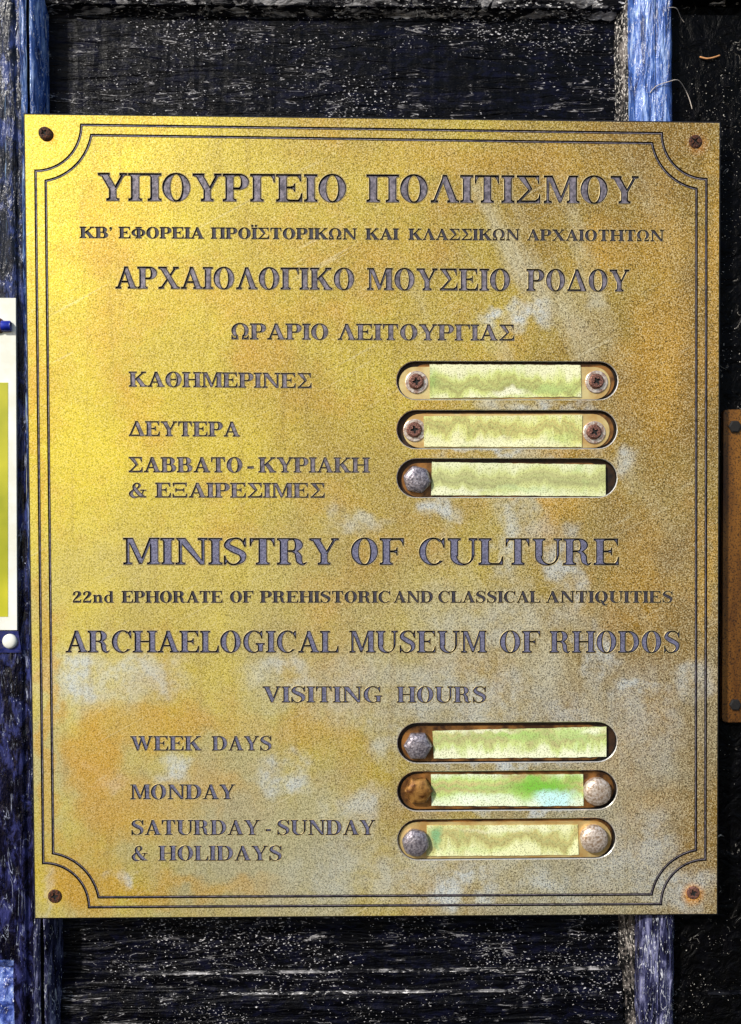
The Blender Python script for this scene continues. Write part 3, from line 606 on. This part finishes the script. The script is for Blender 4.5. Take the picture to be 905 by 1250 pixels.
def pill(x0, y1, x1, y0, grow=0.0, n=14):
    x0 -= grow; x1 += grow; y0 -= grow; y1 += grow
    r = (y1 - y0) / 2; cy = (y0 + y1) / 2
    return [(x1 - r + r * math.cos(a), cy + r * math.sin(a)) for a in [math.radians(-90 + 180 * i / n) for i in range(n + 1)]] + \
           [(x0 + r + r * math.cos(a), cy + r * math.sin(a)) for a in [math.radians(90 + 180 * i / n) for i in range(n + 1)]]
for s in SLOTS: add_poly(pill(*s, .9), 'cut')
v, e, f, ov, oe, of = delaunay_2d_cdt(V2, [], F2, 1, 1e-4, True)
PV = [(a.x, a.y, 0.0) for a in v]; PF = []; PM = []
for t, src in zip(f, of):
    if any(kind[i] == 'cut' for i in src) or not src: continue
    t = list(t); ar = sum(PV[t[i]][0] * PV[t[(i + 1) % 3]][1] - PV[t[(i + 1) % 3]][0] * PV[t[i]][1] for i in range(3))
    PF.append(tuple(t) if ar > 0 else tuple(t[::-1])); PM.append(0)
TH = 7.0
# bevelled rim, sides and back
b0 = len(PV); PV += [(x, y, 0) for x, y in px] + [(x, y, -1.3) for x, y in PLATE] + [(x, y, -TH) for x, y in PLATE]
for i in range(4):
    j = (i + 1) % 4
    PF += [(b0 + j, b0 + i, b0 + 4 + i, b0 + 4 + j)[::-1], (b0 + 4 + j, b0 + 4 + i, b0 + 8 + i, b0 + 8 + j)[::-1]]; PM += [1, 1]
# slot walls: narrow chamfer then straight wall
for s in SLOTS:
    O, I = pill(*s, .9), pill(*s, 0); n = len(O); k = len(PV)
    PV += [(x, y, 0) for x, y in O] + [(x, y, -.9) for x, y in I] + [(x, y, -TH) for x, y in I]
    for i in range(n):
        j = (i + 1) % n
        PF += [(k + i, k + j, k + n + j, k + n + i)[::-1], (k + n + i, k + n + j, k + 2 * n + j, k + 2 * n + i)[::-1]]; PM += [2, 1]
plate = mesh_obj('plate', [(x, y + 494, z + 6) for x, y, z in PV], PF, [BRASS, EDGE, SLOTRIM], sign, PM, loc=(0, -494, -6))
# backing board seen at the bottom of the slots
B8 = [(-400, -470, -TH - .05), (400, -470, -TH - .05), (400, 470, -TH - .05), (-400, 470, -TH - .05), (-400, -470, -TH - 2), (400, -470, -TH - 2), (400, 470, -TH - 2), (-400, 470, -TH - 2)]
mesh_obj('backing_board', [(x, y + 494, z + 6) for x, y, z in B8], [(0, 1, 2, 3), (7, 6, 5, 4), (0, 4, 5, 1), (1, 5, 6, 2), (2, 6, 7, 3), (3, 7, 4, 0)], SLOTD, sign, loc=(0, -494, -6))
# --- letters: one mesh per character and line, shared between its repeats
cache = {}
for (c, x, y, sx, sy, li) in LET:
    key = (c, li, round(sx, 4))
    if key not in cache:
        vs, fs, bd = glyph_tris(c)
        cap = sy * 100
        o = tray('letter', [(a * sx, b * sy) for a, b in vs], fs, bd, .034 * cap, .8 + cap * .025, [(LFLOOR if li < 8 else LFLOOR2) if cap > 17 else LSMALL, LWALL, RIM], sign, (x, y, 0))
        cache[key] = o
    else:
        o = cache[key].copy(); C.objects.link(o); place(o, (x, y, 0), sign)
# --- the double border line
for (A, B) in bands:
    n = len(A); V = []; F = []; mi = []
    for i in range(n):
        a, b = A[i], B[i]; ia = (lerp(a[0], b[0], .38), lerp(a[1], b[1], .38)); ib = (lerp(a[0], b[0], .64), lerp(a[1], b[1], .64))
        V += [(*a, 0), (*ia, -1.1), (*ib, -1.1), (*b, 0)]
    for i in range(n):
        j = (i + 1) % n
        for k, m_ in ((0, 1), (1, 0), (2, 1)):
            F.append((4 * i + k + 1, 4 * i + k, 4 * j + k, 4 * j + k + 1)); mi.append(m_)
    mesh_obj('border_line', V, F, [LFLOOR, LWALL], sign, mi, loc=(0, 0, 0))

# --- screw with a cross recess
def lathe(profile, n, jit=0.0, seed=0, hexa=0.0, rot=0.0):
    r_ = random.Random(seed); V = []; F = []
    for (r, z) in profile:
        for i in range(n):
            a = 2 * math.pi * i / n + rot
            k = 1.0
            if hexa:
                h = ((a + math.pi / 6) % (math.pi / 3)) - math.pi / 6
                k = lerp(1, math.cos(math.pi / 6) / math.cos(h) * 1.06, hexa)
            rr = r * k * (1 + r_.uniform(-jit, jit)); V.append((rr * math.cos(a), rr * math.sin(a), z + r_.uniform(-jit, jit) * 4))
    for j in range(len(profile) - 1):
        for i in range(n):
            q = (i + 1) % n; F.append((j * n + i, j * n + q, (j + 1) * n + q, (j + 1) * n + i))
    return V, F
def cross_cap(rad, z, arm, wid, depth, n, rot):
    """flat cap with a sunk cross; returns verts/faces/material index"""
    pts = []
    for k in range(4):
        a = rot + k * math.pi / 2; ca, sa = math.cos(a), math.sin(a)
        for (u_, v_) in ((arm, -wid * .55), (arm, wid * .55), (wid, wid)): pts.append((ca * u_ - sa * v_, sa * u_ + ca * v_))
    disc = [(rad * math.cos(2 * math.pi * i / n), rad * math.sin(2 * math.pi * i / n)) for i in range(n)]
    VV = [Vector(p) for p in disc] + [Vector(p) for p in pts]
    v, e, f, ov, oe, of = delaunay_2d_cdt(VV, [], [list(range(n)), list(range(n, n + 12))], 1, 1e-5, True)
    m = len(v); V = [(a.x, a.y, z) for a in v] + [(a.x * .7, a.y * .7, z - depth) for a in v]; F = []; mi = []
    ins = []
    for t, src in zip(f, of):
        t = list(t)
        if 1 in src: ins.append(t); F.append(tuple(i + m for i in t)); mi.append(1)
        else: F.append(tuple(t)); mi.append(0)
    ed = set((t[i], t[(i + 1) % 3]) for t in ins for i in range(3))
    for a, b in ed:
        if (b, a) not in ed: F.append((a, b, b + m, a + m)); mi.append(1)
    return V, F, mi
def screw(name, loc, rad, height, mat, parent, arm=.55, wid=.14, rot=.5, seed=1, tilt=(0, 0)):
    n = 28
    V, F = lathe([(rad * .97, -1.0), (rad, height * .35), (rad * .93, height * .75), (rad * .78, height)], n, .012, seed)
    # keep the last ring clean so that the cap meets it
    for i in range(n):
        a = 2 * math.pi * i / n; V[3 * n + i] = (rad * .78 * math.cos(a), rad * .78 * math.sin(a), height)
    mi = [0] * len(F)
    CV, CF, cm = cross_cap(rad * .78, height, rad * arm, rad * wid, min(1.6, rad * .25, height - .3), n, rot)
    k = len(V); V += CV; F += [tuple(i + k for i in f_) for f_ in CF]; mi += cm
    V = [(x + tilt[0] * z, y + tilt[1] * z, z) for x, y, z in V]
    return mesh_obj(name, V, F, [mat, DARK], parent, mi, smooth=False, loc=loc)
screw('screw', (*SCREWS[0], 0), 8.0, 3.6, RUST, sign, .5, .16, .7, 1, (-.8, .55))
screw('screw', (*SCREWS[1], 0), 8.3, 1.6, RUST, sign, .7, .12, .9, 2, (-.4, .3))
screw('screw', (*SCREWS[2], 0), 8.4, 1.7, RUST, sign, .5, .18, .2, 3)
screw('screw', (*SCREWS[3], 0), 8.2, 1.8, RUST2, sign, .5, .2, .4, 4)

# ================================================================ hour strips in the slots
def slab(name, pts, z0, z1, mat, parent, loc):
    n = len(pts); V = [(x - loc[0], y - loc[1], z1 - loc[2]) for x, y in pts] + [(x - loc[0], y - loc[1], z0 - loc[2]) for x, y in pts]
    F = [tuple(range(n))] + [(i, n + i, n + (i + 1) % n, (i + 1) % n) for i in range(n)]
    return mesh_obj(name, V, F, mat, parent, loc=loc)
def paper_mesh(Q, i, parent, loc, mat):
    r = random.Random(40 + i); nx, ny = 40, 6; V = []; F = []
    tl, tr, br, bl = Q
    et = [r.uniform(-.35, .35) for _ in range(nx + 1)]; eb = [r.uniform(-.35, .35) for _ in range(nx + 1)]
    for j in range(ny + 1):
        for k in range(nx + 1):
            u_, v_ = k / nx, j / ny
            x = lerp(lerp(tl[0], tr[0], u_), lerp(bl[0], br[0], u_), v_); y = lerp(lerp(tl[1], tr[1], u_), lerp(bl[1], br[1], u_), v_)
            if j == 0: y += et[k]
            if j == ny: y += eb[k]
            z = -2.6 + .35 * math.sin(u_ * 7 + i) + .25 * math.sin(v_ * 3 + u_ * 13 + i * 2)
            V.append((x - loc[0], y - loc[1], z - loc[2]))
    m = len(V); V += [(x, y, z - 1.1) for x, y, z in V]
    w_ = nx + 1
    for j in range(ny):
        for k in range(nx): F.append((j * w_ + k, (j + 1) * w_ + k, (j + 1) * w_ + k + 1, j * w_ + k + 1))
    rim = [k for k in range(w_)] + [j * w_ + nx for j in range(1, ny + 1)] + [ny * w_ + k for k in range(nx - 1, -1, -1)] + [j * w_ for j in range(ny - 1, 0, -1)]
    for a, b in zip(rim, rim[1:] + rim[:1]): F.append((a, b, b + m, a + m))
    return mesh_obj('label_card', V, F, mat, parent, loc=loc, smooth=False)
def dome_bolt(loc, rad, h, mat, parent, hexa, seed, rot=0.0):
    prof = [(rad * .96, -4), (rad, h * .30), (rad * .97, h * .48), (rad * .86, h * .70), (rad * .66, h * .87), (rad * .40, h * .97), (rad * .16, h)]
    V, F = lathe(prof, 36, .012, seed, 0, rot)
    if hexa:
        V = []; F = []; r_ = random.Random(seed)
        for k, (r, z) in enumerate(prof):
            hx = hexa * (1, 1, .9, .6, .35, .1, 0)[k]
            for i in range(36):
                a = 2 * math.pi * i / 36; h_ = ((a - rot + math.pi / 6) % (math.pi / 3)) - math.pi / 6
                kk = lerp(1, math.cos(math.pi / 6) / math.cos(h_) * 1.07, hx) * (1 + r_.uniform(-.006, .006))
                V.append((r * kk * math.cos(a), r * kk * math.sin(a), z + r_.uniform(-.04, .04)))
        for j in range(len(prof) - 1):
            for i in range(36):
                q = (i + 1) % 36; F.append((j * 36 + i, j * 36 + q, (j + 1) * 36 + q, (j + 1) * 36 + i))
    F.append(tuple(range(6 * 36, 7 * 36)))
    return mesh_obj('bolt', V, F, mat, parent, smooth=not hexa, loc=loc)
labs = ['cream label strip held by two cross-head screws, beside the Greek word ΚΑΘΗΜΕΡΙΝΕΣ, topmost slot',
        'cream label strip held by two cross-head screws, in the slot beside the Greek word ΔΕΥΤΕΡΑ',
        'cream label strip with one grey bolt on its left, in the slot beside ΣΑΒΒΑΤΟ - ΚΥΡΙΑΚΗ',
        'slightly tilted green-stained label strip with one grey bolt, in the slot beside WEEK DAYS',
        'strip with orange left bolt and pale right bolt, green and sky-blue stain, beside MONDAY',
        'cream label strip with grey left and pale right bolt, lowest slot, beside SATURDAY - SUNDAY']
BK = [BRIGHT, BRIGHT, BRONZE, BRONZE, BRONZE, BRIGHT]
for i in range(6):
    x0, y1, x1, y0 = SLOTS[i]
    base = ((x0 + x1) / 2, (y0 + y1) / 2, -TH)
    t = empty('hours_strip', base); tag(t, labs[i], 'label strip', 'label strips in the oval slots')
    dx0, dx1 = ((3, -8), (8, -8), (6, -14), (5, -12), (4, -10), (1, -4))[i]
    dy0, dy1 = ((2, -6), (2.2, -4), (1.8, -5), (2, -5), (2, -4), (.6, -5))[i]
    slab('backing_strip', pill(x0 + dx0, y1 + dy1, x1 + dx1, y0 + dy0 - 1.2), -TH + .2, -4.2, BK[i], t, base)
    if i in (0, 1, 4, 5):       # a second, lower leaf shows as concentric arcs round the right end
        slab('lower_leaf', pill(x0 + 16, y1 - 2.5, x1 - 2.5, y0 + 2), -TH + .1, -5.6, BRONZE, t, base)
    pc = paper_mesh(PAPERS[i], i, t, (base[0], base[1], -3), PAP[i])
    for k, p in enumerate(BOLTS[i]):
        if not p: continue
        if i < 2:
            V, F = lathe([(14.0, -4.3), (14.0, -3.0), (13.2, -2.6), (8.0, -2.6)], 32, .006, 5)
            mesh_obj('washer', V, F, WASH, t, loc=(p[0] + .6, p[1] - .6, 0))
            screw('screw', (p[0], p[1], -3.0), 9.6 if k == 0 else 9.4, 4.6, RUST2, t, .52, .17, .15 + k * .4, 7 + i * 2 + k)
        else:
            m_ = {(2, 0): BOLTG, (3, 0): BOLTG, (4, 0): BOLTO, (4, 1): BOLTP, (5, 0): BOLTG, (5, 1): BOLTP}[(i, k)]
            dome_bolt((p[0], p[1], -1.6), 16.8 if k == 0 else 17.4, 9.0, m_, t, 0 if k else (1 if i in (3, 4) else .8 if i == 2 else .55), 20 + i * 2 + k, math.pi / 2 if i in (3, 4) else .3)

# ================================================================ neighbours
def box(name, x0, x1, y0, y1, z0, z1, mat, parent, loc, b=.8):
    P = [(x0 + b, y0 + b, z1), (x1 - b, y0 + b, z1), (x1 - b, y1 - b, z1), (x0 + b, y1 - b, z1), (x0, y0, z1 - b), (x1, y0, z1 - b), (x1, y1, z1 - b), (x0, y1, z1 - b), (x0, y0, z0), (x1, y0, z0), (x1, y1, z0), (x0, y1, z0)]
    F = [(0, 1, 2, 3)]
    for k in (0, 4):
        for i in range(4): F.append((k + 4 + i, k + 4 + (i + 1) % 4, k + (i + 1) % 4, k + i))
    F.append((11, 10, 9, 8))
    return mesh_obj(name, [(x - loc[0], y - loc[1], z - loc[2]) for x, y, z in P], F, mat, parent, loc=loc)
# white framed notice on the left
L0 = (-560, -163, -10)
ln = empty('framed_notice', L0); tag(ln, 'white framed notice with olive green sheet, cut off at the left edge beside the sign', 'notice')
def quadslab(name, pts, z0, z1, mat, parent, loc): return slab(name, [(x, y) for x, y in ccw(pts)], z0, z1, mat, parent, loc)
quadslab('frame', [(-700, 273), (-440, 273), (-442.4, -133.2), (-700, -132)], -10.5, -6, WHITE, ln, L0)
quadslab('green_sheet', [(-688, 170), (-450.3, 170.1), (-453.2, -116.7), (-688, -116)], -6.2, -5.6, GREENP, ln, L0)
quadslab('bottom_strip', [(-700, -134.5), (-441.5, -134.5), (-437.6, -161.4), (-700, -160)], -10.5, -7.5, NAVYP, ln, L0)
V, F = lathe([(9, -2), (9.2, 1), (8.2, 2.8), (5.5, 4), (2, 4.4)], 28, .004, 3); F.append(tuple(range(4 * 28, 5 * 28)))
mesh_obj('button', V, F, WHITE, ln, smooth=True, loc=(-451.5, -147.2, -7.5))
screw('screw', (-461.5, 239, -6), 9.5, 4, RUST, ln, .5, .15, .3, 31)
V, F = lathe([(5.2, -6), (5.2, 5), (4.4, 6)], 20, 0, 1)
V = [(z * .9, y * 1.25, x) for x, y, z in V]; F = [f_[::-1] for f_ in F]
F.append(tuple(range(40, 60)))
mesh_obj('plastic_sleeve', V, F, BLUEP, ln, smooth=True, loc=(-450.5, 238.3, -3))
# red-brown plate on the right
R0 = (560, -257, -30)
rp = empty('brown_plate', R0); tag(rp, 'reddish brown metal plate with two dark bolts, cut off at the right edge', 'plate')
pts = []
for (cx, cy, a0) in ((444.5, 134.5, 90), (445.5, -252.5, 180)):
    for k in range(6):
        a = math.radians(a0 + 90 * k / 5); pts.append((cx + 5.5 * math.cos(a), cy + 5.0 * math.sin(a)))
pts += [(690, -257), (690, 140)]
slab('face', pts, -31.8, -24, COPPER, rp, R0)
for (x, y, r) in ((452.7, 117.7, 8.2), (455.8, -234.9, 7.6)):
    V, F = lathe([(r, -1), (r, 2.5), (r * .8, 3.5)], 6, .05, 3); F.append(tuple(range(12, 18)))
    mesh_obj('bolt', V, F, DARK, rp, loc=(x, y, -24))
# loose fibres caught on the door paint
def fibre(pts, rad, mat, label):
    base = pts[0]; V = []; F = []; n = 6; C_ = []
    for i in range(len(pts) - 1):
        p0 = pts[max(i - 1, 0)]; p1 = pts[i]; p2 = pts[i + 1]; p3 = pts[min(i + 2, len(pts) - 1)]
        for k in range(6 + (i == len(pts) - 2)):
            t = k / 6; C_.append([0.5 * ((2 * p1[d]) + (-p0[d] + p2[d]) * t + (2 * p0[d] - 5 * p1[d] + 4 * p2[d] - p3[d]) * t * t + (-p0[d] + 3 * p1[d] - 3 * p2[d] + p3[d]) * t ** 3) for d in range(3)])
    for i, c in enumerate(C_):
        a = C_[max(i - 1, 0)]; b = C_[min(i + 1, len(C_) - 1)]; d = (Vector(b) - Vector(a)).normalized()
        u_ = d.cross(Vector((0, 0, 1))).normalized(); v_ = d.cross(u_)
        rr = rad * (.45 if i in (0, len(C_) - 1) else 1)
        for k in range(n):
            q = u_ * math.cos(k * math.pi * 2 / n) + v_ * math.sin(k * math.pi * 2 / n)
            V.append(tuple(c[m_] - base[m_] + q[m_] * rr for m_ in range(3)))
    for i in range(len(C_) - 1):
        for k in range(n): F.append((i * n + k, i * n + (k + 1) % n, (i + 1) * n + (k + 1) % n, (i + 1) * n + k))
    o = mesh_obj('fibre', V, F, mat, None, smooth=True, loc=base); tag(o, label, 'fibre'); return o
fibre([(338, 528, -9), (346, 536, -8), (360, 541, -8), (374, 545, -12), (388, 540, -26), (395, 530, -30), (399, 518, -31)], .5, FIBRE, 'pale curled fibre stuck across the blue stile above the sign, top right')
fibre([(360, 632, -9), (372, 634, -14), (382, 629, -26), (388, 625, -30)], .45, FIBRE, 'short pale fibre near the top edge, right of the blue stile')
fibre([(408, 583, -31), (416, 580, -29), (424, 581, -29), (434, 585, -31)], 1.2, FIBREB, 'short orange-brown flake stuck on the black panel above the sign at right')
print('letters', NL)
